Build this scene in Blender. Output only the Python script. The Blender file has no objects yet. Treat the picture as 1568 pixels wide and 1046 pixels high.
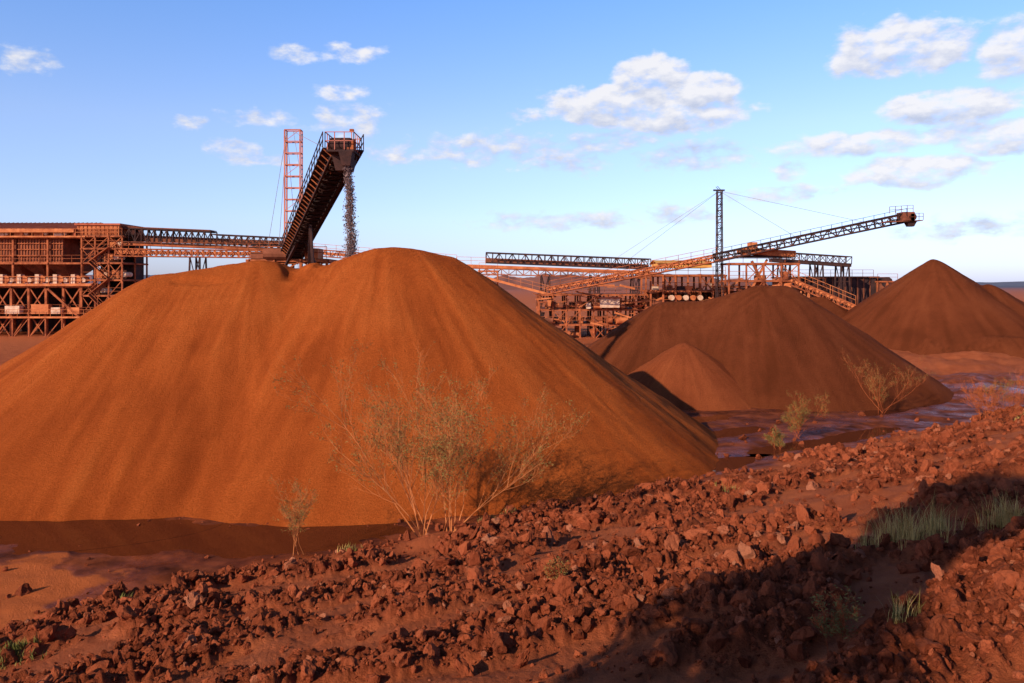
import bpy, math, random
import numpy as np
from mathutils import Vector
random.seed(7); rng=np.random.default_rng(11)
S=bpy.context.scene
S.view_settings.view_transform='Standard'; S.view_settings.look='None'; S.view_settings.exposure=0
COL=S.collection
EYE=8.0
# ---------------------------------------------------------------- noise
_perm=np.random.default_rng(3).permutation(256).astype(np.int64)
_ga=np.random.default_rng(4).uniform(0,2*np.pi,256)
_gx,_gy=np.cos(_ga),np.sin(_ga)
def pn(x,y,seed=0):
    x=np.asarray(x,float)+seed*17.31; y=np.asarray(y,float)-seed*9.77
    xi=np.floor(x).astype(np.int64); yi=np.floor(y).astype(np.int64)
    xf=x-xi; yf=y-yi
    u=xf*xf*xf*(xf*(xf*6-15)+10); v=yf*yf*yf*(yf*(yf*6-15)+10)
    def g(ix,iy,dx,dy):
        h=_perm[(_perm[ix&255]+iy)&255]
        return _gx[h]*dx+_gy[h]*dy
    a=g(xi,yi,xf,yf); b=g(xi+1,yi,xf-1,yf); c=g(xi,yi+1,xf,yf-1); d=g(xi+1,yi+1,xf-1,yf-1)
    return ((a*(1-u)+b*u)*(1-v)+(c*(1-u)+d*u)*v)*1.5
def fbm(x,y,o=4,seed=0,lac=2.03,gain=.5):
    t=0;a=1;n=0
    for i in range(o):
        t=t+a*pn(x,y,seed+i*3); n+=a; a*=gain; x=x*lac; y=y*lac
    return t/n
def sstep(a,b,x):
    t=np.clip((x-a)/(b-a),0,1); return t*t*(3-2*t)
# ---------------------------------------------------------------- materials
def newmat(name):
    m=bpy.data.materials.new(name); m.use_nodes=True
    nt=m.node_tree; return m,nt,nt.nodes['Principled BSDF']
def ramp(nt,fac,stops):
    r=nt.nodes.new('ShaderNodeValToRGB')
    e=r.color_ramp.elements
    while len(e)<len(stops): e.new(.5)
    for k,(p,c) in enumerate(stops):
        e[k].position=p; e[k].color=(*c,1)
    nt.links.new(fac,r.inputs[0]); return r.outputs[0]
def noise(nt,scale,detail=4,rough=.55,vec=None):
    n=nt.nodes.new('ShaderNodeTexNoise'); n.inputs['Scale'].default_value=scale
    n.inputs['Detail'].default_value=detail; n.inputs['Roughness'].default_value=rough
    if vec is None:
        g=nt.nodes.new('ShaderNodeNewGeometry'); vec=g.outputs['Position']
    nt.links.new(vec,n.inputs['Vector']); return n.outputs['Fac']
def mixc(nt,fac,a,b,mode='MIX'):
    m=nt.nodes.new('ShaderNodeMix'); m.data_type='RGBA'; m.blend_type=mode
    for s,v in ((m.inputs[0],fac),(m.inputs[6],a),(m.inputs[7],b)):
        if isinstance(v,(int,float)): s.default_value=v
        elif isinstance(v,tuple): s.default_value=(*v,1)
        else: nt.links.new(v,s)
    return m.outputs[2]
def math_(nt,op,a,b=0.,c=None,clamp=False):
    m=nt.nodes.new('ShaderNodeMath'); m.operation=op; m.use_clamp=clamp
    for s,v in zip(m.inputs,(a,b,c)):
        if v is None: continue
        if isinstance(v,(int,float)): s.default_value=v
        else: nt.links.new(v,s)
    return m.outputs[0]
def attr(nt,name):
    a=nt.nodes.new('ShaderNodeAttribute'); a.attribute_name=name; return a.outputs['Fac']
def bump(nt,bs,h,dist,strength=1.):
    b=nt.nodes.new('ShaderNodeBump'); b.inputs['Strength'].default_value=strength; b.inputs['Distance'].default_value=dist
    nt.links.new(h,b.inputs['Height']); nt.links.new(b.outputs[0],bs.inputs['Normal']); return b
def simple(name,c1,c2,scale=2.,rough=.85,bd=0.,spec=.15):
    m,nt,bs=newmat(name)
    n=noise(nt,scale,4,.7)
    nt.links.new(ramp(nt,n,[(.34,c1),(.64,c2)]),bs.inputs['Base Color'])
    bs.inputs['Roughness'].default_value=rough; bs.inputs['Specular IOR Level'].default_value=spec
    if bd: bump(nt,bs,noise(nt,scale*6,2),bd)
    return m
M_rust=simple('dusty_red_steel',(.17,.04,.018),(.48,.13,.05),.9)
M_org=simple('orange_dust_steel',(.38,.095,.035),(.66,.21,.08),.8)
M_dark=simple('dark_steel',(.025,.016,.018),(.08,.033,.028),.8)
M_mid=simple('brown_steel',(.13,.04,.022),(.28,.085,.045),.7)
M_pale=simple('pale_dusty_paint',(.52,.27,.17),(.76,.52,.38),1.2)
M_yel=simple('yellow_dusty_paint',(.60,.25,.06),(.78,.40,.11),1.)
M_belt=simple('rubber_belt',(.02,.014,.014),(.05,.028,.022),1.)
M_roof=simple('red_roof_sheet',(.34,.075,.04),(.48,.13,.07),.5)
M_mast=simple('pink_oxide_steel',(.42,.12,.09),(.58,.21,.15),.6)
M_cable=simple('steel_cable',(.25,.22,.22),(.35,.30,.30),.6)
# ---------------------------------------------------------------- mesh builder
class B:
    def __init__(s): s.v=[];s.f=[];s.m=[]
    def add(s,vs,fs,mi):
        o=len(s.v); s.v+= [tuple(a) for a in vs]; s.f+=[tuple(i+o for i in f) for f in fs]; s.m+=[mi]*len(fs)
    def box(s,x0,x1,y0,y1,z0,z1,mi=0):
        s.add([(x0,y0,z0),(x1,y0,z0),(x1,y1,z0),(x0,y1,z0),(x0,y0,z1),(x1,y0,z1),(x1,y1,z1),(x0,y1,z1)],
              [(0,3,2,1),(4,5,6,7),(0,1,5,4),(1,2,6,5),(2,3,7,6),(3,0,4,7)],mi)
    def hop(s,x0,x1,y0,y1,z0,z1,k=.3,mi=0):
        cx,cy=(x0+x1)/2,(y0+y1)/2; a,b=(x1-x0)/2*k,(y1-y0)/2*k
        s.add([(cx-a,cy-b,z0),(cx+a,cy-b,z0),(cx+a,cy+b,z0),(cx-a,cy+b,z0),(x0,y0,z1),(x1,y0,z1),(x1,y1,z1),(x0,y1,z1)],
              [(0,3,2,1),(4,5,6,7),(0,1,5,4),(1,2,6,5),(2,3,7,6),(3,0,4,7)],mi)
    def beam(s,p,q,w=.2,h=None,mi=0):
        p=Vector(p);q=Vector(q); h=h or w; d=(q-p)
        if d.length<1e-4: return
        d.normalize(); up=Vector((0,0,1))
        if abs(d.z)>.95: up=Vector((0,1,0))
        r=d.cross(up).normalized(); u=r.cross(d)
        r=r*w/2; u=u*h/2
        s.add([p-r-u,p+r-u,p+r+u,p-r+u,q-r-u,q+r-u,q+r+u,q-r+u],
              [(0,3,2,1),(4,5,6,7),(0,1,5,4),(1,2,6,5),(2,3,7,6),(3,0,4,7)],mi)
    def cyl(s,p,q,r0,r1=None,n=10,mi=0,cap=True):
        r1=r0 if r1 is None else r1
        p=Vector(p);q=Vector(q); d=(q-p).normalized(); up=Vector((0,0,1)) if abs(d.z)<.95 else Vector((0,1,0))
        r=d.cross(up).normalized(); u=r.cross(d)
        vs=[]
        for c,rr in ((p,r0),(q,r1)):
            for i in range(n):
                a=2*math.pi*i/n; vs.append(c+r*math.cos(a)*rr+u*math.sin(a)*rr)
        fs=[(i,(i+1)%n,n+(i+1)%n,n+i) for i in range(n)]
        if cap: fs+=[tuple(range(n-1,-1,-1)),tuple(range(n,2*n))]
        s.add(vs,fs,mi)
    def rail(s,p,q,h=1.05,step=1.6,t=.05,mi=0):
        p=Vector(p);q=Vector(q); n=max(1,int((q-p).length/step)); U=Vector((0,0,1))
        for k in (h,h*.5): s.beam(p+U*k,q+U*k,t,mi=mi)
        for i in range(n+1):
            a=p.lerp(q,i/n); s.beam(a,a+U*h,t,mi=mi)
    def truss(s,p,q,w=2,h=2,n=10,t=.15,mi=0,diag=True,side=None):
        p=Vector(p);q=Vector(q); d=(q-p).normalized(); r=side or d.cross(Vector((0,0,1))).normalized()
        u=Vector(r).cross(d).normalized(); r=Vector(r)
        def P(i,a,b): return p.lerp(q,i/n)+r*(a*w/2)+u*(b*h)
        for a in (-1,1):
            for b in (0,1): s.beam(P(0,a,b),P(n,a,b),t,mi=mi)
            for i in range(n+1):
                s.beam(P(i,a,0),P(i,a,1),t*.7,mi=mi)
                if diag and i<n:
                    if i%2: s.beam(P(i,a,0),P(i+1,a,1),t*.6,mi=mi)
                    else: s.beam(P(i,a,1),P(i+1,a,0),t*.6,mi=mi)
        for i in range(n+1):
            for b in (0,1): s.beam(P(i,-1,b),P(i,1,b),t*.6,mi=mi)
            if i<n: s.beam(P(i,-1 if i%2 else 1,0),P(i+1,1 if i%2 else -1,0),t*.5,mi=mi)
    def frame(s,x0,x1,y0,y1,zs,nx,ny,t=.3,mi=0,brace=.4,deck=None,R=random):
        xs=[x0+(x1-x0)*i/nx for i in range(nx+1)]; ys=[y0+(y1-y0)*i/ny for i in range(ny+1)]
        for x in xs:
            for y in ys: s.beam((x,y,zs[0]),(x,y,zs[-1]),t,mi=mi)
        for z in zs[1:]:
            for y in ys: s.beam((x0-t,y,z),(x1+t,y,z),t*.7,t,mi=mi)
            for x in xs: s.beam((x,y0-t,z-.02),(x,y1+t,z-.02),t*.7,t,mi=mi)
            if deck is not None: s.box(x0,x1,y0,y1,z+t*.52,z+t*.52+.06,deck)
            s.rail((x0,y0-.1,z+.2),(x1,y0-.1,z+.2),mi=mi)
        for a,b in zip(zs[:-1],zs[1:]):
            for i in range(nx):
                if R.random()<brace:
                    s.beam((xs[i],y0,a),(xs[i+1],y0,b),t*.5,mi=mi)
                    if R.random()<.7: s.beam((xs[i],y0+.03,b),(xs[i+1],y0+.03,a),t*.5,mi=mi)
    def legs(s,x,y,ztop,w=2.,d=2.4,t=.22,mi=0,z0=-.3,spread=1.4):
        for a in (-1,1):
            for b in (-1,1):
                s.beam((x+a*w/2,y+b*d/2,ztop),(x+a*w/2*spread,y+b*d/2*spread,z0),t,mi=mi)
            for k in (.25,.55,.85):
                s.beam((x-w/2*(1+(spread-1)*k),y+a*d/2,ztop*(1-k)),(x+w/2*(1+(spread-1)*k),y+a*d/2,ztop*(1-k)),t*.6,mi=mi)
            s.beam((x-w/2,y+a*d/2,ztop),(x+w/2*1.2,y+a*d/2,ztop*.45),t*.5,mi=mi)
            s.beam((x+w/2,y+a*d/2,ztop),(x-w/2*1.2,y+a*d/2,ztop*.45),t*.5,mi=mi)
    def done(s,name,mats,smooth=False):
        me=bpy.data.meshes.new(name); me.from_pydata(s.v,[],s.f)
        for m in mats: me.materials.append(m)
        me.polygons.foreach_set('material_index',s.m)
        if smooth: me.polygons.foreach_set('use_smooth',[True]*len(s.f))
        o=bpy.data.objects.new(name,me); COL.objects.link(o); return o
def gridmesh(name,V,F,mat,attrs={},smooth=True):
    me=bpy.data.meshes.new(name); nv=len(V); nf=len(F)
    me.vertices.add(nv); me.vertices.foreach_set('co',V.astype(np.float32).ravel())
    me.loops.add(nf*4); me.loops.foreach_set('vertex_index',F.astype(np.int32).ravel())
    me.polygons.add(nf); me.polygons.foreach_set('loop_start',np.arange(nf,dtype=np.int32)*4)
    me.update(calc_edges=True)
    if smooth: me.polygons.foreach_set('use_smooth',np.ones(nf,bool))
    for k,a in attrs.items():
        at=me.attributes.new(k,'FLOAT','POINT'); at.data.foreach_set('value',a.astype(np.float32).ravel())
    me.materials.append(mat); me.validate()
    o=bpy.data.objects.new(name,me); COL.objects.link(o); return o
# ---------------------------------------------------------------- terrain
def sdist(x,y):
    return 21.5+.59*x-.81*y+1.1*fbm(x*.16,y*.16,3,5)
PUD=[(-8.0,25.0,6.5,1.9,.13),(-16.6,26.0,5,1.7,.14),(8.8,34.8,3.0,.8,.20),(18.5,42.2,4.0,.75,.22),(12,43.,2.4,.8,.18),(13.5,38.9,2.4,.6,.16),(1.6,29.6,2.8,.8,.15),(24,50.5,3.,.8,.18),(10.5,46.5,2.5,.9,.14)]
def rockmask(x,y):
    a=x*.81+y*.59; b=-x*.59+y*.81
    n=fbm(a*.22,b*.42,4,21)
    return sstep(-.12,.13,n)
def ground_z(x,y,fine=True):
    x=np.asarray(x,float); y=np.asarray(y,float)
    s=sdist(x,y)
    sp=np.where(s>3,s,np.log1p(np.exp(np.clip(s*1.6,-30,12)))/1.6)
    bank=np.where(s>3,s,sp)*.256
    bank=np.minimum(bank,6.1+.02*bank)
    bm=sstep(-.6,1.2,s)
    rm=rockmask(x,y)
    z=bank+.30*np.exp(-((s-.9)/.9)**2)*(.6+.8*fbm(x*.5,y*.5,2,9))
    z=z+bm*(.24*fbm(x*.28,y*.28,3,31)+.12*(rm-.5))
    if fine:
        c1=np.abs(pn(x*1.5,y*1.5,41)); c2=np.abs(pn(x*3.7,y*3.7,43)); c3=pn(x*9,y*9,44); c4=pn(x*19,y*19,45)
        z=z+bm*rm*(.20*c1+.14*c2+.06*c3+.03*c4)+bm*(1-rm)*(.04*c1+.012*c3+.006*c4)
    fl=(1-bm)
    z=z+fl*(.07+.06*fbm(x*.22,y*.3,4,51)+.06*fbm(x*.7,y*1.3,4,53))
    for (cx,cy,a,b,d) in PUD:
        t=.62 if cx>-5 else .12
        dx=(x-cx)*math.cos(t)+(y-cy)*math.sin(t); dy=-(x-cx)*math.sin(t)+(y-cy)*math.cos(t)
        z=z-fl*d*np.exp(-(dx/a)**2-(dy/b)**2)
    z=z+sstep(24,36,x)*sstep(50,60,y)*sstep(110,80,y)*(.7+1.2*fbm(x*.14,y*.14,5,61))*(1-bm*.8)
    z=z+.3*np.exp(-((x-6.5)**2+(y-7.5)**2)/7.)
    return z
a_front=np.linspace(-44,44,1050)
a_back=np.linspace(44,316,120)[1:-1]
angs=np.radians(np.concatenate([a_front,a_back]))
rr=[.3]
while rr[-1]<9500:
    r=rr[-1]
    rr.append(r*(1.006 if 5<r<48 else (1.012 if 48<=r<130 else (1.06 if r>=130 else 1.04))))
rr=np.array(rr); nr,na=len(rr),len(angs)
R_,A_=np.meshgrid(rr,angs,indexing='ij')
GX=R_*np.sin(A_); GY=R_*np.cos(A_)
GZ=ground_z(GX,GY)
GZ=np.where(R_>400,0.0,GZ)
V=np.stack([GX.ravel(),GY.ravel(),GZ.ravel()],1)
i=np.arange(nr-1)[:,None]; j=np.arange(na)[None,:]; j2=(j+1)%na
F=np.stack([(i*na+j).ravel(),(i*na+j2).ravel(),((i+1)*na+j2).ravel(),((i+1)*na+j).ravel()],1)[:,::-1]
s_=sdist(GX,GY)
wet=sstep(.9,-.6,s_)*sstep(75,55,GY)
dn=fbm(GX*.7,GY*.7,4,77)
dry=sstep(.25,-.1,((GX+14.9)/3.9)**2+((GY-20.2)/3.0)**2-1+1.2*dn)
wet=wet*(1-dry)
wet=np.clip(wet*(1+.5*fbm(GX*.9,GY*1.2,4,78)),0,1)
rm_=rockmask(GX,GY)*sstep(-.6,1.,s_)
m,nt,bs=newmat('red_dirt')
w=attr(nt,'wet'); rk=attr(nt,'rocky'); dr=attr(nt,'dry')
n1=noise(nt,.9,5,.6); n2=noise(nt,9.,4,.7); n3=noise(nt,.12,3,.6)
sand=ramp(nt,n1,[(.3,(.38,.088,.034)),(.7,(.53,.142,.056))])
rock=ramp(nt,n2,[(.3,(.12,.026,.011)),(.7,(.38,.083,.033))])
c=mixc(nt,rk,sand,rock)
c=mixc(nt,math_(nt,'MULTIPLY',n3,.3),c,(.24,.055,.022))
c=mixc(nt,math_(nt,'MULTIPLY',dr,math_(nt,'MULTIPLY_ADD',noise(nt,1.5,4,.7),.8,.3)),c,(.62,.15,.04))
wetc=ramp(nt,noise(nt,.7,6,.7),[(.35,(.06,.013,.006)),(.5,(.16,.036,.014)),(.65,(.32,.075,.026))])
c=mixc(nt,w,c,wetc)
g=nt.nodes.new('ShaderNodeNewGeometry'); ln=nt.nodes.new('ShaderNodeVectorMath'); ln.operation='LENGTH'
nt.links.new(g.outputs['Position'],ln.inputs[0])
pl=nt.nodes.new('ShaderNodeMapRange'); pl.inputs['From Min'].default_value=100; pl.inputs['From Max'].default_value=130; nt.links.new(ln.outputs['Value'],pl.inputs['Value'])
c=mixc(nt,pl.outputs[0],c,(.52,.14,.055))
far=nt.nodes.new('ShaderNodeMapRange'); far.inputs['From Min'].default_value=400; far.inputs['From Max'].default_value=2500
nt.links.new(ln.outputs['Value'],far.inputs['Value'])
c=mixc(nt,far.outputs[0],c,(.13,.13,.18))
nt.links.new(c,bs.inputs['Base Color'])
wr=math_(nt,'MULTIPLY',w,math_(nt,'MULTIPLY_ADD',noise(nt,.5,4,.6),4.,-1.4,clamp=True))
nt.links.new(math_(nt,'MULTIPLY_ADD',wr,-.78,.95),bs.inputs['Roughness'])
nt.links.new(math_(nt,'MULTIPLY_ADD',wr,.22,.05),bs.inputs['Specular IOR Level'])
bump(nt,bs,math_(nt,'MULTIPLY',noise(nt,20.,5,.75),math_(nt,'MULTIPLY_ADD',w,-.75,1.)),.06,1.)
M_dirt=m
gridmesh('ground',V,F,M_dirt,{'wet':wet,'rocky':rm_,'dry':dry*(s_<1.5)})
m,nt,bs=newmat('muddy_water'); bs.inputs['Base Color'].default_value=(.07,.016,.008,1); bs.inputs['Roughness'].default_value=.03
bs.inputs['IOR'].default_value=1.38; bump(nt,bs,noise(nt,2.5,2),.004,.4); M_water=m
for pi,(cx,cy,a,b_,d) in enumerate(PUD):
    bb=B(); t=.62 if cx>-5 else .12; n=48; zz=.010+.0045*(pi%3); vs=[(cx,cy,zz)]
    for k in range(n):
        q=2*math.pi*k/n; ex=a*1.4*math.cos(q); ey=b_*1.7*math.sin(q)
        vs.append((cx+ex*math.cos(t)-ey*math.sin(t),cy+ex*math.sin(t)+ey*math.cos(t),zz))
    bb.add(vs,[(0,1+k,1+(k+1)%n) for k in range(n)],0); bb.done('puddle',[M_water])
# ---------------------------------------------------------------- stockpiles
def pilemat(name,c1,c2,c3):
    m,nt,bs=newmat(name)
    f=attr(nt,'flow')
    c=ramp(nt,math_(nt,'ADD',f,math_(nt,'MULTIPLY_ADD',noise(nt,.22,4,.65),.9,-.45)),[(.15,c1),(.5,c2),(.9,c3)])
    c=mixc(nt,math_(nt,'MULTIPLY_ADD',noise(nt,13,5,.9),2.2,-.88,clamp=True),c,tuple(q*.5 for q in c1))
    nt.links.new(c,bs.inputs['Base Color']); bs.inputs['Roughness'].default_value=.97; bs.inputs['Specular IOR Level'].default_value=.04
    bump(nt,bs,noise(nt,11,6,.9),.12,1.); return m
def pile(name,chains,mat,res,seed,K=.70,warp=.06,rill=1.,scoop=()):
    pts=[]
    off=0
    for ch in chains:
        for a,b in zip(ch[:-1],ch[1:]) if len(ch)>1 else [(ch[0],ch[0])]:
            n=8 if len(ch)>1 else 1
            for k in range(n):
                t=k/n; pts.append([a[q]*(1-t)+b[q]*t for q in range(3)]+[off]); off+=math.dist(a[:2],b[:2])/n
        pts.append(list(ch[-1])+[off]); off+=20
    P=np.array(pts)
    R=P[:,2]/K+1.5
    x0,x1=(P[:,0]-R).min(),(P[:,0]+R).max(); y0,y1=(P[:,1]-R).min(),(P[:,1]+R).max()
    nx=int((x1-x0)/res); ny=int((y1-y0)/res)
    X,Y=np.meshgrid(np.linspace(x0,x1,nx),np.linspace(y0,y1,ny),indexing='ij')
    H=np.full(X.shape,-99.); FA=np.zeros(X.shape); RR=np.zeros(X.shape)
    for (px,py,pz,o) in P:
        dx,dy=X-px,Y-py; d=np.hypot(dx,dy); th=np.arctan2(dx,-dy)
        kk=K*(1+warp*pn(np.sin(th)*1.6+seed,np.cos(th)*1.6,seed))
        h=pz-kk*(np.sqrt(d*d+.6**2)-.6)
        up=h>H; FA=np.where(up,o+th*7.,FA); RR=np.where(up,d,RR)
        k=.25; hm=np.maximum(H,h); H=hm+np.where(np.abs(H-h)<k,(k-np.abs(H-h))**2/(4*k),0)*.6
    fl=fbm(FA*.45+.25*pn(X*.2,Y*.2,seed),RR*.10,4,seed+5); fl2=fbm(FA*1.9,RR*.2,3,seed+8)
    am=sstep(0,3,RR)*rill
    H=H+am*(.09*fl+.045*fl2)+.05*fbm(X*1.1,Y*1.1,5,seed+9)+.20*fbm(X*.22,Y*.22,3,seed+12)
    for (cx,cy,a,b_,dp) in scoop: H=H-dp*sstep(1.,.45,np.hypot((X-cx)/a,(Y-cy)/b_)+.3*pn(X*.8,Y*.8,4))
    flow=np.clip(.5+.55*fl+.40*fl2,0,1)
    G=H-ground_z(X,Y,False)
    idx=np.arange(nx*ny).reshape(nx,ny); keep=(G[:-1,:-1]>-.35)|(G[1:,1:]>-.35)
    F=np.stack([idx[:-1,:-1][keep],idx[1:,:-1][keep],idx[1:,1:][keep],idx[:-1,1:][keep]],1)
    used=np.unique(F); mp=np.full(nx*ny,-1); mp[used]=np.arange(len(used)); F=mp[F]
    V=np.stack([X.ravel(),Y.ravel(),H.ravel()],1)[used]
    return gridmesh(name,V,F,mat,{'flow':flow.ravel()[used]})
M_p1=pilemat('iron_ore_fines',(.42,.080,.016),(.58,.120,.024),(.68,.158,.034))
M_p2=pilemat('iron_ore_dark',(.14,.033,.012),(.20,.048,.018),(.26,.066,.025))
M_p3=pilemat('iron_ore_brown',(.27,.058,.020),(.35,.082,.029),(.42,.105,.036))
MAIN=[(-17.6,39.8,8.5),(-13.2,41,9.2),(-11.5,41.6,8.95),(-8.6,41.3,9.25),(-6.9,41.4,9.85),(-5.3,41.5,9.85),(-3.4,42,9.4)]
pile('ore_stockpile',[MAIN],M_p1,.12,1,scoop=[(-11.2,41.0,.8,1.3,.3),(-9.7,41.2,.5,.9,.2),(-15.5,39.0,1.8,.4,.14)])
pile('ore_stockpile',[[(12.0,64,6.6),(15.5,63,6.6),(17.5,62.3,7.3),(19.2,62,7.8),(21.4,62,7.75)]],M_p2,.2,2,rill=.8)
pile('ore_stockpile',[[(12.1,56,3.8)]],M_p3,.12,3,rill=.8)
pile('ore_stockpile',[[(50.3,95,10.9)],[(55.0,92,8.0)],[(62,90,6.5)],[(44,84,2.2),(50,82,2.6),(57,80,2.4)]],M_p2,.3,4,rill=.8)
pile('ore_stockpile',[[(36,99,6.2),(39,100,6.4)]],M_p2,.3,6,rill=.6)
# ---------------------------------------------------------------- rocks
rc=bpy.data.collections.new('rock_shapes')
m,nt,bs=newmat('red_rock')
oi=nt.nodes.new('ShaderNodeObjectInfo')
base=ramp(nt,oi.outputs['Random'],[(0,(.11,.023,.010)),(.5,(.27,.058,.024)),(.93,(.42,.10,.042)),(1,(.48,.19,.11))])
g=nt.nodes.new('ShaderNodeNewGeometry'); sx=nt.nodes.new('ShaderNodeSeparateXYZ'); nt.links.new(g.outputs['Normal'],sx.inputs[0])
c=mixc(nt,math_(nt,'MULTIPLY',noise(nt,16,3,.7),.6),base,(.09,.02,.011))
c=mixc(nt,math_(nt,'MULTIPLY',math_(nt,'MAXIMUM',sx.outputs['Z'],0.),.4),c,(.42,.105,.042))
nt.links.new(c,bs.inputs['Base Color']); bs.inputs['Roughness'].default_value=.97; bs.inputs['Specular IOR Level'].default_value=.05
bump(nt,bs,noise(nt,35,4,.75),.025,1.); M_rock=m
import bmesh
for k in range(10):
    bm=bmesh.new(); bmesh.ops.create_icosphere(bm,subdivisions=3,radius=1)
    R=random.Random(k)
    co=np.array([v.co[:] for v in bm.verts])
    for q in range(11):
        n=np.array([R.gauss(0,1) for _ in range(3)]); n/=np.linalg.norm(n); d=R.uniform(.4,.88)
        t=co@n-d; co=co-np.outer(np.maximum(t,0),n)
    co*= [R.uniform(.8,1.2),R.uniform(.6,1.),R.uniform(.5,.85)]
    co*= 1+.16*pn(co[:,0]*2.5+co[:,2]*1.7,co[:,1]*2.5-co[:,2]*1.3,k)[:,None]
    co+= .04*np.array([[R.gauss(0,1) for _ in range(3)] for _ in co])
    for v,c_ in zip(bm.verts,co): v.co=c_
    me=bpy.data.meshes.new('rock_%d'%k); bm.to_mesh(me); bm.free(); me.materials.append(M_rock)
    o=bpy.data.objects.new('rock_%d'%k,me); rc.objects.link(o)
def rockfield(name,X,Y,Sz,sink=.25):
    Z=ground_z(X,Y)
    n=len(X); me=bpy.data.meshes.new(name); me.vertices.add(n)
    me.vertices.foreach_set('co',np.stack([X,Y,Z+Sz*(.35-sink)],1).astype(np.float32).ravel())
    a=me.attributes.new('rot','FLOAT_VECTOR','POINT'); a.data.foreach_set('vector',rng.uniform(0,6.28,(n,3)).astype(np.float32).ravel())
    sc=Sz[:,None]*rng.uniform(.75,1.25,(n,3))
    a=me.attributes.new('scl','FLOAT_VECTOR','POINT'); a.data.foreach_set('vector',sc.astype(np.float32).ravel())
    a=me.attributes.new('idx','INT','POINT'); a.data.foreach_set('value',rng.integers(0,10,n).astype(np.int32))
    o=bpy.data.objects.new(name,me); COL.objects.link(o)
    ng=bpy.data.node_groups.new(name+'_gn','GeometryNodeTree')
    ng.interface.new_socket('Geometry',in_out='INPUT',socket_type='NodeSocketGeometry')
    ng.interface.new_socket('Geometry',in_out='OUTPUT',socket_type='NodeSocketGeometry')
    N=ng.nodes; L=ng.links
    gi=N.new('NodeGroupInput'); go=N.new('NodeGroupOutput'); ip=N.new('GeometryNodeInstanceOnPoints')
    ci=N.new('GeometryNodeCollectionInfo'); ci.inputs['Collection'].default_value=rc
    ci.inputs['Separate Children'].default_value=True; ci.inputs['Reset Children'].default_value=True
    def na_(nm,t):
        q=N.new('GeometryNodeInputNamedAttribute'); q.data_type=t; q.inputs['Name'].default_value=nm
        return [s for s in q.outputs if s.enabled and s.name=='Attribute'][0]
    mp=N.new('GeometryNodeMeshToPoints')
    L.new(gi.outputs[0],mp.inputs['Mesh']); L.new(mp.outputs[0],ip.inputs['Points']); L.new(ci.outputs[0],ip.inputs['Instance'])
    ip.inputs['Pick Instance'].default_value=True
    L.new(na_('idx','INT'),ip.inputs['Instance Index']); L.new(na_('rot','FLOAT_VECTOR'),ip.inputs['Rotation']); L.new(na_('scl','FLOAT_VECTOR'),ip.inputs['Scale'])
    L.new(ip.outputs[0],go.inputs[0])
    md=o.modifiers.new('scatter','NODES'); md.node_group=ng
N=170000
az=rng.uniform(-.66,.66,N); r=np.exp(rng.uniform(math.log(5),math.log(60),N))
X=r*np.sin(az); Y=r*np.cos(az); s=sdist(X,Y)
clump=sstep(-.35,.35,fbm(X*.9,Y*.9,3,88))
p=rockmask(X,Y)*(.25+.75*clump)+.05
p*=sstep(-.9,.3,s)*(.7+.3*sstep(4,0,s))
p=np.maximum(p,.03*(s<-.5)*(rng.random(N)<.3)*(Y<50))
k=rng.random(N)<p*.58
X,Y,r=X[k],Y[k],r[k]
sz=np.maximum(.016,.0024*r)*(rng.random(len(X))**-.5)
sz=np.minimum(sz,.06+.011*r); sz=np.minimum(sz,.27)
rockfield('rock_rubble',X,Y,sz)
mi_=rng.integers(0,len(MAIN)-1,2600); tt=rng.random(2600); MA=np.array(MAIN)
C_=MA[mi_]*(1-tt[:,None])+MA[mi_+1]*tt[:,None]; th=rng.uniform(-1.9,2.1,2600); dd_=C_[:,2]/.70+.3+np.abs(rng.normal(0,.45,2600))
rockfield('toe_gravel',C_[:,0]+np.sin(th)*dd_,C_[:,1]-np.cos(th)*dd_,np.minimum(.022*rng.random(2600)**-.5,.11))
bx=[(-1.6,14.2,.27),(3.1,8.4,.15),(6.2,11.1,.2),(-.55,9.1,.2),(-2.7,11.3,.12),(1.4,8.8,.12),(4.6,13.6,.2),(2.0,14.5,.2),(-5,13,.2),(3.3,20,.24),(6.,16,.2),(9,20,.25),(-4.1,10.3,.15),(.3,17,.22),(5.4,10.4,.14),(-.4,11.3,.15),(-6.4,15,.22),(11,24,.3),(15,30,.35),(8,26,.3),(-8.,17,.25),(-3.3,18.3,.26),(2.5,23,.3),(18,33,.35),(5.2,12.6,.22)]
bx=np.array(bx); rockfield('boulder_field',bx[:,0],bx[:,1],bx[:,2],.2)
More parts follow.
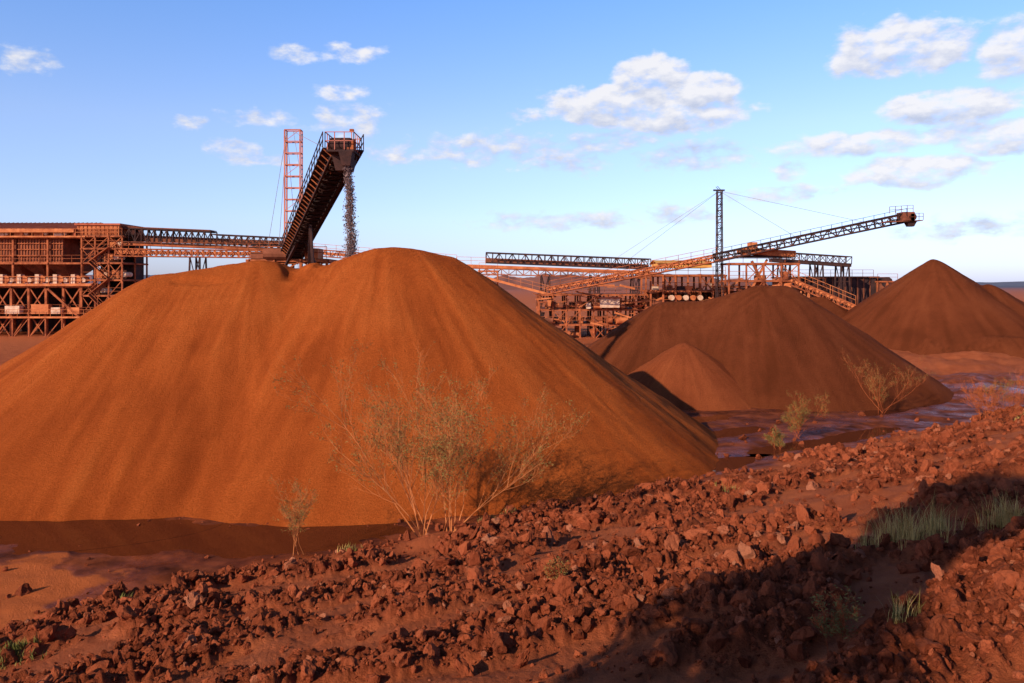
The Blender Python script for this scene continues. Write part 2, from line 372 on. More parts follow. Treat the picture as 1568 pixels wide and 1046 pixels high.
# ---------------------------------------------------------------- processing plant, left
b=B(); mats=[M_rust,M_org,M_dark,M_pale,M_mid,M_roof,M_belt,M_yel]
x0,x1=-98,-65.5
b.frame(x0,-66,122,136,[-.3,3.6,7.6],12,3,.34,0,brace=.7)
b.box(x0,-64,121.2,137,7.7,8.1,1)
b.rail((x0,121.1,8.1),(-64,121.1,8.1),mi=1,t=.07)
b.box(x0,-66,134,136,-.2,7.6,2)
for i in range(12):
    xa=x0+i*2.75
    b.cyl((xa+1.4,121.6,8.75),(xa+1.4,124,8.75),.6,mi=1)
    b.box(xa+.5,xa+1.1,121.4,122.4,8.1,9.5,3); b.cyl((xa+2.2,121.7,8.6),(xa+2.2,122.6,8.6),.38,mi=3)
for i in range(9):
    xa=x0+.2+i*3.6
    if xa+3.4>-66: continue
    b.box(xa,xa+3.45,122.9,134,11.3,15.0,4)
    b.hop(xa,xa+3.45,122.9,134,9.2,11.29,.35,4)
    for q in range(8): b.box(xa+.1+q*.45,xa+.2+q*.45,122.78,122.9,11.3,15.,0)
    for z in (11.35,12.3,13.3,14.2): b.box(xa,xa+3.45,122.64,122.78,z,z+.12,0)
    b.beam((xa+1.7,122.5,9.2),(xa+1.7,122.5,8.2),.9,mi=2)
b.frame(x0,-66,122.4,136,[8.1,11.2,15.1],6,2,.28,0,brace=.0)
b.box(x0,-65.2,121.6,136.6,15.15,15.4,1)
b.rail((x0,121.5,15.4),(-60,121.5,15.4),mi=1,t=.07)
b.box(x0,-66.8,123,135,15.4,16.3,0)
for i in range(11): b.box(x0+i*3+.6,x0+i*3+2.0,122.2,122.9,15.45,16.25,1 if i%3 else 3); b.cyl((x0+i*3+2.4,122.2,15.8),(x0+i*3+2.4,122.9,15.8),.3,mi=3)
b.add([(x0,121.4,16.4),(-66.8,121.4,16.4),(-66.8,130,18.0),(x0,130,18.0),(x0,138,16.4),(-66.8,138,16.4)],[(0,1,2,3),(3,2,5,4)],5)
for q in range(44): b.beam((x0+.4+q*.71,121.38,16.43),(x0+.4+q*.71,130,18.04),.08,mi=5)
b.box(x0,-66.8,121.36,121.6,15.9,16.42,1); b.box(-66.9,-66.7,121.6,138,15.4,16.5,5)
b.box(-66.6,-60.2,122,130,15.5,17.0,1); b.box(-66.9,-59.9,121.7,130.4,17.02,17.3,5)
for q in range(10): b.box(-66.4+q*.65,-66.3+q*.65,121.93,122,15.5,17,0)
b.frame(-65.8,-59.6,121.8,130,[-.3,3.2,6.2,8.6,11.2,13.4,15.3],3,2,.22,0,brace=.75,deck=4)
b.box(-65.6,-60,127,129.8,3.4,15,2)
for z,xx in ((8.9,-64.6),(11.5,-63),(6.4,-65),(13.7,-62.5),(8.9,-61.8),(3.5,-62)):
    b.box(xx,xx+1.3,123,125,z,z+1.3,1); b.cyl((xx+2.,122.6,z+.6),(xx+2.,124.8,z+.6),.4,mi=3)
for z0,z1,sg in ((-.3,3.2,1),(3.2,6.2,-1),(6.2,8.6,1),(8.6,11.2,-1),(11.2,13.4,1)):
    xa,xb=(-64.5,-61.5) if sg>0 else (-61.5,-64.5)
    b.beam((xa,121.4,z0+.2),(xb,121.4,z1+.2),.7,.12,0); b.rail((xa,121.1,z0+.3),(xb,121.1,z1+.3),mi=0)
b.beam((-70.5,121,7.3),(-63,121,.5),.3,mi=0)
for xa,w_,h,mi in ((-77,2.2,1.5,3),(-73,2.6,1.8,1),(-70,1.4,1.2,3),(-67.5,1.8,1.2,1),(-84,3,2,3),(-80,1.6,1,1)):
    b.box(xa,xa+w_,120.9,122,3.5,3.5+h*.8,mi)
b.box(x0,-63,120.3,121.7,2.85,3.1,1); b.rail((x0,120.2,3.1),(-63,120.2,3.1),mi=1)
for xa in np.arange(x0,-63,2.5): b.beam((xa,120.4,-.2),(xa,120.4,2.9),.2,mi=0); b.beam((xa,120.38,-.2),(xa+2.5,120.38,2.9),.1,mi=0)
b.done('ore_screening_plant',mats)
# ---------------------------------------------------------------- conveyor gallery (left to stacker)
b=B(); mats2=[M_dark,M_org,M_rust,M_belt,M_mid]
b.truss((-61,124,14.6),(-46.5,124,14.0),2.6,2.1,15,.2,0)
b.beam((-61,124,16.9),(-46.5,124,16.3),2.9,.12,4)
b.truss((-46.5,124,14.0),(-34,124,13.4),2.4,1.7,13,.17,0)
b.beam((-61,124,14.3),(-34,124,13.2),2.4,.35,2)
b.beam((-61,124.9,15.3),(-34,124.9,14.2),.1,1.0,4)
b.truss((-60.5,122.4,12.3),(-33.5,122.4,12.0),2.2,1.1,30,.15,2)
b.beam((-60.5,122.4,12.9),(-33.5,122.4,12.6),1.8,.5,1)
b.rail((-60,121.2,13.4),(-33.5,121.2,13.1),mi=2)
for x in (-48.5,-36): b.legs(x,123,12.2,1.5,2.4,.22,0)
b.truss((-33.5,122.4,12.6),(-8.4,122.4,10.6),1.8,1.,22,.14,2)
b.beam((-33.5,122.4,13.1),(-8.4,122.4,11.1),1.6,.4,1)
b.rail((-33.5,121.4,13.4),(-8.4,121.4,11.4),mi=1)
for x in (-26,-16): b.legs(x,122.4,11.3,1.5,2.,.2,0)
b.done('conveyor_gallery',mats2)
b=B()
b.beam((-8.4,122,10.8),(21,122,9.7),2.2,.55,1)
b.truss((-8.4,122,9.6),(21,122,8.9),2.2,.9,26,.14,2)
b.truss((-4.,122,11.3),(21,122,10.3),2.4,1.5,25,.17,0)
b.beam((-4.,122.8,11.7),(21,122.8,10.7),.1,.7,4)
b.rail((-8.4,120.7,11.1),(-4,120.7,11),mi=1)
for x in (5.1,12.6,19): b.legs(x,122,9.4,1.2,2.2,.2,0)
b.frame(-5,-2.2,121,124,[-.3,3,6,8.6,10.],1,1,.2,1,brace=1.)
b.beam((-4.,120,9.0),(6.6,119,6.2),1.4,.35,1); b.rail((-4,119.2,9.2),(6.6,118.2,6.4),mi=1)
b.done('conveyor_gallery',mats2)
# ---------------------------------------------------------------- stacker (left)
b=B(); mats3=[M_dark,M_mast,M_rust,M_belt,M_org,M_cable,M_mid]
P0=Vector((-20.6,74,9.9)); P1=Vector((-9.35,44.2,15.05))
b.truss(P0,P1,1.3,1.0,26,.12,0)
d=(P1-P0).normalized(); r=d.cross(Vector((0,0,1))).normalized(); u=r.cross(d)
b.beam(P0+u*.8,P1+u*.8,1.05,.1,3)
b.beam(P0+u*.12,P1+u*.12,.9,.08,3)
for sgn in (-1,1):
    o=r*(sgn*.92)
    b.beam(P0+o+u*.45,P1+o+u*.45,.45,.07,0)
    a0=P0+o*1.22+u*.5; a1=P1+o*1.22+u*.5; b.rail(a0,a1,h=.85,step=1.25,t=.045,mi=0)
b.beam(P0-r*.68+u*.5,P1-r*.68+u*.5,.05,.8,3)
for i in range(34):
    c_=P0.lerp(P1,i/33); b.cyl(c_-r*.5+u*.02,c_+r*.5+u*.02,.08,n=6,mi=0)
    b.beam(c_-r*1.12+u*.4,c_+r*1.12+u*.4,.07,mi=0)
    b.beam(c_+r*.66+u*.0,c_+r*1.1+u*.4,.06,mi=2)
hx,hy,hz=P1
b.box(hx-.75,hx+.75,hy-1.0,hy+1.1,hz+.15,hz+.26,0)
b.box(hx-.5,hx+.5,hy-.7,hy+.6,hz+.28,hz+.95,0)
b.cyl((hx-.55,hy-.5,hz+.6),(hx+.55,hy-.5,hz+.6),.36,n=14,mi=0)
b.hop(hx-.05,hx+.7,hy-1.1,hy-.2,hz-.6,hz+.15,.6,0)
b.hop(hx-.6,hx+.6,hy-.3,hy+.9,hz-.75,hz+.14,.7,0)
for a,c_ in (((-.78,-1.05),(.78,-1.05)),((.78,-1.05),(.78,1.1)),((-.78,1.1),(.78,1.1)),((-.78,-1.05),(-.78,1.1))):
    b.rail((hx+a[0],hy+a[1],hz+.25),(hx+c_[0],hy+c_[1],hz+.25),h=.95,step=.5,t=.04,mi=1)
b.box(hx-.7,hx-.35,hy-.4,hy+.4,hz+.3,hz+.85,6); b.box(hx+.35,hx+.72,hy-.8,hy-.2,hz+.3,hz+.75,2)
b.beam((hx-.5,hy,hz+1),(hx-.5,hy,hz+1.35),.05,mi=1); b.beam((hx+.45,hy,hz+1),(hx+.45,hy,hz+1.5),.05,mi=1); b.box(hx+.35,hx+.57,hy-.1,hy+.1,hz+1.4,hz+1.55,2)
b.beam((hx-1.3,hy+2.5,hz-.6),(hx-1.3,hy+2.5,hz+.75),.07,mi=2); b.box(hx-2.1,hx-1.7,hy+3.6,hy+4.2,hz-.6,hz+.3,6); b.rail((hx-1.6,hy+2.4,hz-.4),(hx-2.2,hy+4.4,hz-.7),mi=2,t=.04,step=.6)
mx,my=-19.9,72.5
W=.7; W2=.35
for a in (-1,1):
    for c_ in (-1,1): b.beam((mx+a*W,my+c_*W2,-.2),(mx+a*W,my+c_*W2,22.0),.12,mi=1)
z=1.;k=0
while z<22.05:
    for c_ in (-1,1):
        b.beam((mx-W,my+c_*W2,z),(mx+W,my+c_*W2,z),.09,mi=1); b.beam((mx+c_*W,my-W2,z),(mx+c_*W,my+W2,z),.08,mi=1)
    if k%3==1: b.beam((mx-W,my-W2,z),(mx+W,my-W2,min(z+1.05,22)),.04,mi=1)
    z+=1.05;k+=1
for q in (P0.lerp(P1,.45),P0.lerp(P1,.92)): b.cyl((mx,my,21.9),q+u*1.0,.022,n=4,mi=5)
for q in ((-28,88,6),(-24,90,8),(-21.5,73,9.5)): b.cyl((mx-.6,my,21.9),q,.022,n=4,mi=5)
b.frame(-23.5,-16.5,71,77,[-.2,3,6,8.6,10.1],3,2,.22,2,brace=.8,deck=6)
b.cyl((-22,70.8,10.7),(-20,70.8,10.7),.5,mi=6); b.box(-18.5,-17.3,71,73,10.2,11.2,4); b.box(-23.3,-22.2,71,73,10.2,10.9,6)
pm=P0.lerp(P1,.30)
for xx in (-20.5,-17.2): b.beam((xx,71,9.),(pm.x+(xx+19)*.2,pm.y,pm.z),.2,mi=0)
pm=P0.lerp(P1,.5)
b.beam((-17,66,3),(pm.x,pm.y,pm.z),.2,mi=0); b.beam((-15,62,2),(pm.x,pm.y,pm.z),.2,mi=0)
b.done('ore_stacker',mats3)
b=B(); R=random.Random(5)
for i in range(11000):
    t=R.random()**.9; z=hz-.5-t*7.6
    w_=.13+.12*t; xx=hx+.40+.28*t+R.gauss(0,w_*.75)+.08*math.sin(z*3.1)*t; yy=hy-.65-.1*t+R.gauss(0,w_)
    if math.sin(z*6.3+math.sin(z*2.1)*2)<-.45 and R.random()<.3: continue
    q=R.uniform(.016,.045)*(1.5 if R.random()<.12 else .9)
    vs=[Vector((xx,yy,z))+Vector((R.gauss(0,1),R.gauss(0,1),R.gauss(0,1.8))).normalized()*q*1.2 for _ in range(5)]
    b.add(vs,[(0,1,2),(0,2,3),(0,3,1),(1,3,4),(1,4,2),(2,4,3)],0)
b.done('falling_ore',[simple('dark_ore',(.15,.085,.085),(.27,.17,.16),3)])
# ---------------------------------------------------------------- right stacker
b=B()
Q1=Vector((26.5,104,10.9)); Q2=Vector((47.4,95.5,15.5))
b.truss(Vector((5.3,114,6.6)),Q1,1.4,.9,26,.14,2); b.beam(Vector((5.3,114,7.2)),Q1+Vector((0,0,.6)),1.2,.2,4)
b.rail(Vector((5.3,113,7.4)),Q1+Vector((0,-1,.8)),mi=2)
b.truss(Q1,Q2,1.5,.95,26,.15,0)
dd=(Q2-Q1).normalized(); rr_=dd.cross(Vector((0,0,1))).normalized(); uu=rr_.cross(dd)
b.beam(Q1+uu*.5,Q2+uu*.5,1.1,.1,3); b.beam(Q1+uu*.05,Q1.lerp(Q2,.33)+uu*.05,1.3,.28,2)
b.rail(Q1+rr_*1.+uu*.6,Q2+rr_*1.+uu*.6,h=.9,step=1.2,mi=0)
b.box(Q2.x-.9,Q2.x+.5,Q2.y-.8,Q2.y+.8,Q2.z+.0,Q2.z+1.1,6); b.cyl((Q2.x+.3,Q2.y-.8,Q2.z+.5),(Q2.x+.3,Q2.y+.8,Q2.z+.5),.45,mi=0)
b.beam((Q2.x-3,Q2.y,Q2.z-.1),(Q2.x+1.5,Q2.y,Q2.z+.1),1.6,.1,6); b.rail((Q2.x-2.5,Q2.y-.8,Q2.z+.9),(Q2.x+.3,Q2.y-.8,Q2.z+1.1),h=.8,step=.6,mi=6); b.rail((Q2.x,Q2.y-.8,Q2.z+.1),(Q2.x+1.5,Q2.y-.8,Q2.z+.15),h=.8,step=.5,mi=6)
b.hop(Q2.x-.2,Q2.x+.9,Q2.y-.5,Q2.y+.5,Q2.z-.6,Q2.z-.05,.6,0)
mx,my=27.6,106
for a in (-1,1):
    for c_ in (-1,1): b.beam((mx+a*.42,my+c_*.42,0),(mx+a*.3,my+c_*.3,20.4),.12,mi=0)
z=1.;k=0
while z<20.3:
    for c_ in (-1,1):
        b.beam((mx-.38,my+c_*.38,z),(mx+.38,my+c_*.38,z),.07,mi=0)
        b.beam((mx-.36*(1 if k%2 else -1),my+c_*.38,z),(mx+.36*(1 if k%2 else -1),my+c_*.38,z+.8),.06,mi=0)
    z+=.8;k+=1
b.beam((mx-.8,my,20.5),(mx+.7,my,20.5),.2,mi=0)
for q in (Q1.lerp(Q2,.45),Q1.lerp(Q2,.8)): b.cyl((mx,my,20.4),q+uu*1.,.025,n=4,mi=5)
for q in ((15.5,116,12),(17,117,11.5)): b.cyl((mx,my,20.4),q,.02,n=4,mi=5)
b.beam((29.5,103.5,12.3),(36.5,103.5,11.9),2.2,.8,4)
b.box(30,36.5,102.6,105,11.45,11.7,0)
b.frame(28,37,102.8,106,[-.3,3,6,8.4,10.6],4,1,.2,2,brace=.6,deck=6)
b.beam((31,103,11),(33.2,103,6.5),.3,mi=2); b.beam((33,103,11.2),(30.5,103,6.5),.25,mi=4)
b.box(30.6,31.6,102.5,103.6,12.6,13.4,4)
b.done('ore_stacker',mats3)
# ---------------------------------------------------------------- central screening plant
b=B(); mats4=[M_rust,M_org,M_dark,M_pale,M_mid,M_yel,M_roof]
R=random.Random(3)
b.frame(4,20,117,126,[-.3,2,4.2,6.4],8,2,.22,0,brace=.5,deck=4)
b.frame(19.5,30,112,120,[-.3,2.2,4.6,7.0,9.2],6,2,.24,0,brace=.55,deck=4)
b.frame(30,44,112,119,[-.3,2.5,5,7.6],7,2,.22,0,brace=.5,deck=4)
b.box(20,43,117,119,0,7,4)
for i in range(190):
    x=R.uniform(4,43); y=R.uniform(111.5,116); lv=R.choice([2.3,4.5,6.7] if x>19 else [.2,2.2,4.4])
    if x<20: y+=4.5
    w_=R.uniform(.4,1.8); h=R.uniform(.3,1.3); mi=R.choice([0,0,1,1,1,2,3,4,4])
    k=R.random()
    if k<.45: b.box(x,x+w_,y,y+1.5,lv,lv+h,mi)
    elif k<.75: b.cyl((x,y,lv+.5),(x+w_,y,lv+.5),R.uniform(.2,.5),mi=mi)
    else: b.hop(x,x+w_,y,y+w_,lv,lv+h*1.2,.35,mi)
for i in range(70):
    x=R.uniform(3,42); y=R.uniform(111,114)+(4 if x<20 else 0); z=R.uniform(1,8); l=R.uniform(1,5)
    b.beam((x,y,z),(x+l,y,z+R.uniform(-1.5,1.5)),R.uniform(.08,.28),mi=R.choice([0,1,1,4]))
b.box(20.3,27.8,110.8,116,10.3,10.9,5); b.add([(20,110.4,10.9),(28.1,110.4,10.9),(28.1,113.4,11.4),(20,113.4,11.4),(20,116.4,10.9),(28.1,116.4,10.9)],[(0,1,2,3),(3,2,5,4)],5)
b.box(12.8,15.6,115.5,118,4.6,5.9,3); b.box(12.6,15.8,115.3,118.2,5.92,6.1,6)
for i in range(5): b.cyl((22.4+i*1.0,111.5,6.1),(22.4+i*1.0,112.3,6.1),.38,mi=1 if i%2 else 3)
b.done('ore_screening_plant',mats4)
b=B()
b.cyl((34.2,104.6,7.6),(36.4,103.8,7.6),1.15,n=16,mi=1); b.cyl((35.4,103,8.6),(35.4,103,9.6),.4,mi=0)
b.cyl((33.,106,5),(33,106,9.2),.8,n=12,mi=1); b.frame(32.5,37.5,103.5,106,[-.3,3,6.3],2,1,.18,0,brace=.7)
b.done('ore_surge_drum',[M_rust,M_org],False)
b=B()
b.truss((35.5,101.5,7.9),(42.6,99.5,4.6),1.4,.8,12,.14,2); b.beam((35.5,101.5,8.5),(42.6,99.5,5.2),1.2,.3,1); b.rail((35.5,100.7,8.8),(42.6,98.7,5.5),mi=1)
for t in (.2,.6,.95): b.legs(35.5+7.1*t,101.5-2*t,7.8-3.3*t,1.,1.4,.15,1)
b.done('conveyor_gallery',mats2)
b=B()
b.box(46,58.5,128,140,3.,9.0,2); b.box(45.6,58.9,127.6,140.4,9.02,9.25,4); b.rail((46,127.8,9.25),(58,127.8,9.25),mi=4)
for i in range(12): b.box(46.4+i*1.0,46.6+i*1.0,127.9,128,3,9,4)
b.frame(46,58.5,128,134,[-.3,3],6,1,.3,0,brace=.6)
b.box(58.5,61,127.5,131,4.5,8.2,4); b.hop(58.5,61,127.5,131,2.5,4.49,.5,2); b.cyl((60,127.3,8.3),(60,131,8.3),.9,mi=2); b.frame(58.4,61.6,127.3,131,[-.3,4,8.4],2,1,.22,0,brace=1.)
b.beam((40,123,11.7),(52,123,10.9),2.,.5,2); b.truss((40,123,11.9),(52,123,11.1),2,1.1,12,.14,2)
for x in (42,47,51): b.legs(x,123,11.2,1.2,2,.2,2)
b.done('ore_transfer_station',mats4)
# ---------------------------------------------------------------- distant hills
def hillmesh(name,x0,x1,yd,hs,seed,mat,dep=400):
    nx,ny=160,12
    X,Y=np.meshgrid(np.linspace(x0,x1,nx),np.linspace(-1,1,ny),indexing='ij')
    e=sstep(x0,x0+(x1-x0)*.15,X)*sstep(x1,x1-(x1-x0)*.15,X)
    H=hs*e*(1-np.abs(Y)**1.3)*(.75+.5*fbm(X/(x1-x0)*9,Y*.6,4,seed))-.5
    V=np.stack([X.ravel(),(yd+Y*dep).ravel(),H.ravel()],1); idx=np.arange(nx*ny).reshape(nx,ny)
    F=np.stack([idx[:-1,:-1].ravel(),idx[1:,:-1].ravel(),idx[1:,1:].ravel(),idx[:-1,1:].ravel()],1)
    gridmesh(name,V,F,mat)
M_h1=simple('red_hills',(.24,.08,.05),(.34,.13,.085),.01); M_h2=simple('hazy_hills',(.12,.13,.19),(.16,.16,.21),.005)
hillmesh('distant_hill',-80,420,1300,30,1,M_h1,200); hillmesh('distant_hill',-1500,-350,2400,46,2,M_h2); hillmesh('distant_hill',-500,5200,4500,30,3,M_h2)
# ---------------------------------------------------------------- vegetation
M_twig=simple('dry_twig',(.34,.10,.032),(.52,.17,.06),3)
M_leaf=simple('olive_leaf',(.17,.13,.035),(.28,.19,.06),5)
M_green=simple('green_leaf',(.12,.12,.025),(.26,.20,.06),5)
M_straw=simple('straw_grass',(.50,.29,.07),(.72,.47,.17),5)
M_red=simple('reddish_twig',(.30,.06,.02),(.44,.11,.035),3)
def shrub(name,x,y,h,spread,stems,seed,leaf=1.,mt=None,ml=None,fine=.005,lsz=.04,lean=0,kk=(7,6,4)):
    R=random.Random(seed); b=B(); z=float(ground_z(x,y))-.05
    def br(p,d,L,r,lv):
        n=4 if lv<2 else 3; pts=[p]
        for i in range(n):
            d=(d+Vector((R.gauss(0,.15),R.gauss(0,.15),.07+R.gauss(0,.07)))).normalized(); p=p+d*L/n; pts.append(p)
        for i in range(n):
            ra=r*(1-.6*i/n); rb=r*(1-.6*(i+1)/n)
            b.cyl(pts[i],pts[i+1],max(ra,fine*.6),max(rb,fine*.5),n=3,mi=0,cap=False)
        if lv<3:
            for q in range(kk[lv]):
                t=R.uniform(.3,1) if lv else R.uniform(.22,1); i=min(n-1,int(t*n)); c=pts[i].lerp(pts[i+1],t*n-i)
                sd=Vector((R.gauss(0,1),R.gauss(0,1),R.gauss(.25,.5))).normalized()
                br(c,(d*1.0+sd*.75).normalized(),L*R.uniform(.32,.55),max(r*.45,fine),lv+1)
        if lv>=2 and R.random()<leaf:
            for q in range(R.randint(3,7)):
                c=pts[-1].lerp(pts[R.randint(0,n)],R.random())+Vector((R.gauss(0,1),R.gauss(0,1),R.gauss(0,1)))*lsz*1.2
                a=Vector((R.gauss(0,1),R.gauss(0,1),R.gauss(0,1))).normalized()*lsz; e=a.orthogonal().normalized()*lsz*.25
                b.add([c-a,c+e,c+a,c-e],[(0,1,2,3)],1)
    for i in range(stems):
        a=R.uniform(0,2*math.pi); o=spread*R.uniform(.05,1)
        top=Vector((math.cos(a)*o+lean,math.sin(a)*o*.7,h*R.uniform(.6,.95)))
        br(Vector((x+R.gauss(0,.10),y+R.gauss(0,.1),z)),top.normalized(),top.length*.92,.0042*h+.002,0)
    b.done(name,[mt or M_twig,ml or M_leaf])
shrub('dry_shrub',-2.75,24.4,4.7,2.9,9,1,.42,lean=-.6,kk=(8,7,4),fine=.0035)
shrub('dry_shrub',-1.9,24.6,4.8,2.5,8,2,.48,lean=.4,kk=(8,7,4),fine=.0035)
shrub('dry_shrub',-6.3,23.4,2.3,.9,4,3,.35,lsz=.03,kk=(8,6,4),fine=.0035)
shrub('dry_shrub',14.6,41.,1.7,1.9,8,4,.6,mt=M_red,ml=M_green,lsz=.03,fine=.004)
shrub('dry_shrub',23.0,49.5,2.7,2.6,7,5,.35,mt=M_red,lsz=.035,fine=.0035)
shrub('dry_shrub',23.2,38,1.9,2.2,7,6,.2,mt=M_red,ml=M_red,fine=.004)
shrub('dry_shrub',12.8,38.3,1.0,1.1,5,7,.4,mt=M_red)
shrub('dry_shrub',26.5,45,2.2,2.4,5,8,.2,mt=M_red,ml=M_red,fine=.004)
shrub('dry_shrub',29,47,1.8,2.4,4,28,.3,mt=M_red,ml=M_leaf,fine=.004)
shrub('dry_shrub',3.3,8.1,.5,.4,4,13,.2,mt=M_red,fine=.003,lsz=.02)
shrub('dry_shrub',.7,13.,.35,.35,5,14,.1,mt=M_red,fine=.003,lsz=.02)
def tuft(name,x,y,h,spread,n,mat,seed,mat2=None,w=.006,pr=.7):
    R=random.Random(seed); b=B()
    for i in range(n):
        if i%9==0: ca,co_=R.uniform(0,6.28),abs(R.gauss(0,.45))*spread; cx,cy=x+math.cos(ca)*co_,y+math.sin(ca)*co_; pz=float(ground_z(cx,cy))-.02; hh=h*R.uniform(.5,1.15)
        px,py=cx+R.gauss(0,.035),cy+R.gauss(0,.035)
        L=hh*R.uniform(.4,1.1); a2=R.uniform(0,6.28); l=R.uniform(.1,.7)*L
        p0=Vector((px,py,pz)); p1=p0+Vector((math.cos(a2)*l*.35,math.sin(a2)*l*.35,L*.6)); p2=p0+Vector((math.cos(a2)*l,math.sin(a2)*l,L))
        s=Vector((math.sin(a2),-math.cos(a2),0))*w
        b.add([p0-s,p0+s,p1+s*.8,p1-s*.8,p2],[(0,1,2,3),(3,2,4)],0 if R.random()<pr else 1)
    b.done(name,[mat,mat2 or mat])
tuft('grass_tuft',5.9,12.0,.60,.75,800,M_straw,1,M_green,.003,.85)
tuft('grass_tuft',7.2,13.4,.5,.5,350,M_straw,2,M_green,.003,.6)
tuft('grass_tuft',8.1,13.0,.6,.6,600,M_straw,3,M_green,.003,.9)
tuft('grass_tuft',3.75,7.7,.26,.2,110,M_green,4,M_straw,.003)
tuft('green_weed',-9.2,14.7,.22,.6,420,M_green,5,None,.010)
tuft('green_weed',-8.6,15.6,.12,.2,90,M_green,6,None,.010)
tuft('green_weed',-4.7,23.2,.30,.5,180,M_green,7,M_straw,.010)
tuft('green_weed',7.,26,.35,.7,180,M_green,8,M_straw,.010)
tuft('green_weed',-9.,18.6,.25,.3,70,M_green,9,None,.010)
tuft('green_weed',-.4,25.2,.25,.9,140,M_green,17,M_straw,.010)
tuft('grass_tuft',24.5,38,.5,1.2,250,M_straw,18,M_green,.010)
R=random.Random(9); b=B(); tx,ty=-6.9,-1.7; tz=float(ground_z(tx,ty))-.1
b.cyl((tx,ty,tz),(tx+.2,ty,tz+3),.24,.17,n=8); b.cyl((tx+.2,ty,tz+3),(tx,ty,tz+9.2),.17,.05,n=8)
for i in range(34):
    z=tz+1.2+i*.23; a=i*2.4; q=Vector((tx+math.cos(a)*1.3,ty+math.sin(a)*1.3,z+1.)); b.cyl((tx+.1,ty,z),q,.06,.015,n=5)
for i in range(20000):
    t=R.random(); a=R.uniform(0,6.28); rad=(1.8-.5*t)*math.sqrt(R.random())*(1+.3*math.sin(t*17))
    c=Vector((tx+math.cos(a)*rad,ty+math.sin(a)*rad,tz+.9+t*8.8)); l=Vector((R.gauss(0,1),R.gauss(0,1),R.gauss(0,1))).normalized()*.12; e=l.orthogonal().normalized()*.05
    b.add([c-l,c+e,c+l,c-e],[(0,1,2,3)],1)
b.done('shadow_caster_tree',[M_mid,M_green])  # unseen tree added behind the camera to throw a shadow over the bank
# ---------------------------------------------------------------- light
EL=22.5
sd=Vector((.68*math.cos(math.radians(EL)),.733*math.cos(math.radians(EL)),-math.sin(math.radians(EL)))).normalized()
L=bpy.data.lights.new('sun','SUN'); L.energy=5.0; L.angle=math.radians(.5); L.color=(1,.84,.62)
lo=bpy.data.objects.new('sun',L); COL.objects.link(lo); lo.rotation_euler=sd.to_track_quat('-Z','Y').to_euler()
wd=bpy.data.worlds.new('World'); S.world=wd; wd.use_nodes=True; nt=wd.node_tree
wd.cycles.sampling_method='MANUAL'; wd.cycles.sample_map_resolution=256
bg=nt.nodes['Background']; STR=.10; bg.inputs['Strength'].default_value=STR
sky=nt.nodes.new('ShaderNodeTexSky'); sky.sky_type='NISHITA'; sky.sun_disc=False; sky.sun_elevation=math.radians(EL); sky.sun_rotation=math.radians(223)
sky.dust_density=.4; sky.ozone_density=2.; sky.air_density=1.0
CL=[(7.2,12.6,5.4,1.7,1.6),(12.0,11.9,5.2,1.7,1.6),(9.9,14.3,3.4,1.6,1.6),(13.2,13.2,3.0,1.6,1.5),
(26.0,14.9,5.0,2.0,1.5),(32.8,13.8,3.6,2.2,1.3),(28.8,11.1,4.8,1.2,1.45),(27,7.2,5.2,1.1,1.3),(24.2,9.2,4.2,1.05,1.2),(32,8.9,3.6,1.4,1.25),
(.8,12.,1.8,.7,.9),(19.6,7.6,2.,.8,1.1),(20.5,9.2,3.4,1.,1.),(29,9.4,4.5,.9,1.),
(-1,9.6,8.5,1.5,1.15),(3.6,8.9,3.6,1.3,1.15),(7,10.1,4.2,1.,1.15),(-6.8,9.4,4.6,1.0,1.2),(12.8,8.8,5,1.2,1.1),
(-19.4,9.,2.3,1.,1.5),(-17.2,8.5,2.8,.5,1.2),(-11.6,11.4,3.3,1.5,1.05),(-17.4,11.3,2.8,.7,1.),(-15,15.6,1.9,.7,1.1),(-11.4,15.9,3.1,.7,1.05),
(-31.3,13.4,2.1,.9,1.0),(-21.8,10.6,1.9,.55,1.1),(-12.4,13.3,2.2,.8,.85),(3.5,4.5,8,.9,1.),(12,5,4,.9,1.),(18.5,6.2,4.6,.8,1.),(30,3.5,6,.9,1.)]
NB=10
def ell(gt,vec,lst,cur=None):
    for (a,e,ra,re,st) in lst:
        s1=gt.nodes.new('ShaderNodeVectorMath'); s1.operation='MULTIPLY_ADD'; gt.links.new(vec,s1.inputs[0]); s1.inputs[1].default_value=(1/ra,1/re,0); s1.inputs[2].default_value=(-a/ra,-e/re,0)
        s2=gt.nodes.new('ShaderNodeVectorMath'); s2.operation='LENGTH'; gt.links.new(s1.outputs[0],s2.inputs[0])
        v=math_(gt,'MULTIPLY_ADD',s2.outputs['Value'],-st,st)
        cur=v if cur is None else math_(gt,'MAXIMUM',cur,v)
    return cur
tc=nt.nodes.new('ShaderNodeTexCoord'); sx=nt.nodes.new('ShaderNodeSeparateXYZ'); nt.links.new(tc.outputs['Generated'],sx.inputs[0])
az_=math_(nt,'MULTIPLY',math_(nt,'ARCTAN2',sx.outputs[0],sx.outputs[1]),57.2958); el_=math_(nt,'MULTIPLY',math_(nt,'ARCSINE',sx.outputs[2]),57.2958)
cb=nt.nodes.new('ShaderNodeCombineXYZ'); nt.links.new(az_,cb.inputs[0]); nt.links.new(el_,cb.inputs[1]); P=cb.outputs[0]
def vadd(a,off):
    q=nt.nodes.new('ShaderNodeVectorMath'); q.operation='ADD'; nt.links.new(a,q.inputs[0])
    if isinstance(off,tuple): q.inputs[1].default_value=off
    else: nt.links.new(off,q.inputs[1])
    return q.outputs[0]
wn=nt.nodes.new('ShaderNodeTexNoise'); wn.inputs['Scale'].default_value=.42; wn.inputs['Detail'].default_value=2; nt.links.new(P,wn.inputs['Vector'])
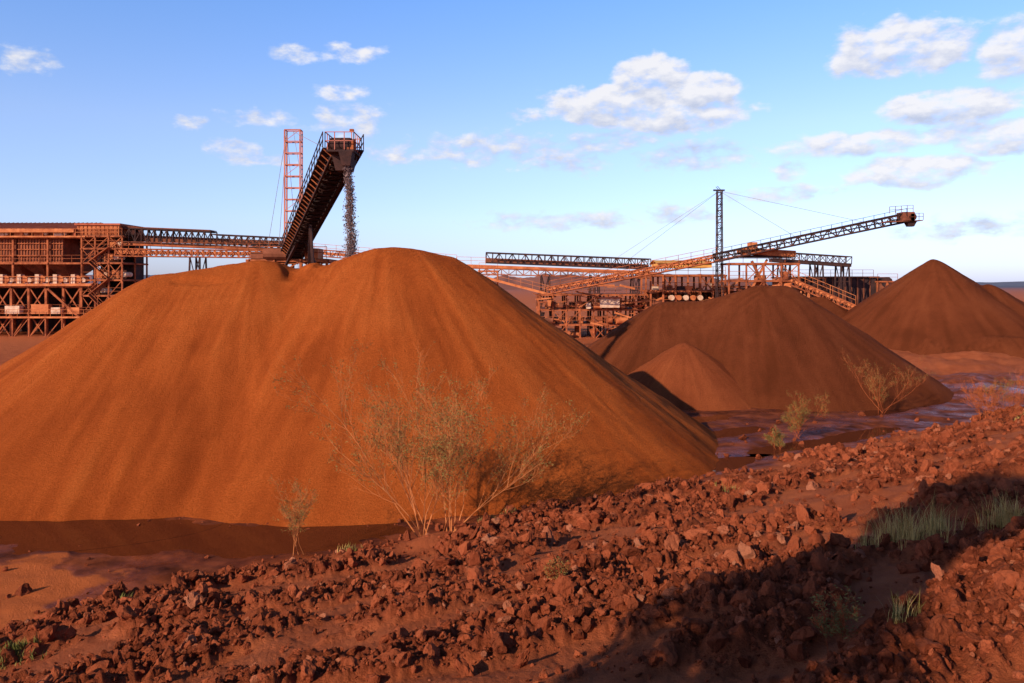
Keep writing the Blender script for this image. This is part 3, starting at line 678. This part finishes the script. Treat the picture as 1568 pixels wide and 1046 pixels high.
ws=nt.nodes.new('ShaderNodeVectorMath'); ws.operation='MULTIPLY_ADD'; nt.links.new(wn.outputs['Color'],ws.inputs[0]); ws.inputs[1].default_value=(3.0,1.2,0); ws.inputs[2].default_value=(-1.5,-.6,0)
PW=vadd(P,ws.outputs[0]); PU=vadd(PW,(0,.7,0))
big=ell(nt,PW,CL[:NB]); bigu=ell(nt,PU,CL[:NB]); msk=ell(nt,PW,CL[NB:],math_(nt,'MINIMUM',big,1.))
bigc=math_(nt,'MINIMUM',math_(nt,'MAXIMUM',big,0.),.32)
def nz(vec):
    mp=nt.nodes.new('ShaderNodeVectorMath'); mp.operation='MULTIPLY'; nt.links.new(vec,mp.inputs[0]); mp.inputs[1].default_value=(.85,1.6,1)
    n1=nt.nodes.new('ShaderNodeTexNoise'); n1.inputs['Scale'].default_value=.6; n1.inputs['Detail'].default_value=5; n1.inputs['Roughness'].default_value=.57; nt.links.new(mp.outputs[0],n1.inputs['Vector']); return n1.outputs['Fac']
na0=nz(P); nb0=nz(vadd(P,(-.25,.5,0)))
msk=math_(nt,'ADD',math_(nt,'MINIMUM',math_(nt,'MAXIMUM',msk,-1.),.5),bigc)
d0=math_(nt,'ADD',msk,math_(nt,'MULTIPLY_ADD',na0,2.4,-1.32))
mr=nt.nodes.new('ShaderNodeMapRange'); mr.interpolation_type='SMOOTHSTEP'; mr.inputs['From Min'].default_value=-.08; mr.inputs['From Max'].default_value=.80; nt.links.new(d0,mr.inputs['Value'])
al=math_(nt,'MULTIPLY',mr.outputs[0],.92)
sh=math_(nt,'ADD',math_(nt,'MULTIPLY',math_(nt,'SUBTRACT',na0,nb0),2.2),math_(nt,'MULTIPLY_ADD',math_(nt,'SUBTRACT',big,bigu),.55,.58),clamp=True)
cc=mixc(nt,sh,(.54/STR,.59/STR,.74/STR),(.94/STR,.92/STR,.93/STR))
eln=math_(nt,'DIVIDE',el_,90.)
tr=ramp(nt,eln,[(0.0,(.24,.27,.50)),(.05,(.35,.36,.52)),(.12,(.42,.41,.52)),(.22,(.34,.43,.60)),(.32,(.12,.15,.22)),(1,(.08,.09,.12))])
tint=mixc(nt,1.,mixc(nt,1.,sky.outputs[0],tr,'MULTIPLY'),(4.1,4.1,4.1),'MULTIPLY')
nt.links.new(mixc(nt,al,tint,cc),bg.inputs['Color'])
# ---------------------------------------------------------------- camera
cd=bpy.data.cameras.new('camera'); cd.lens=28; cd.sensor_width=36; cd.clip_end=20000; cd.shift_y=-.056
co=bpy.data.objects.new('camera',cd); COL.objects.link(co); co.location=(0,0,EYE); co.rotation_euler=(math.radians(90),0,0)
S.camera=co
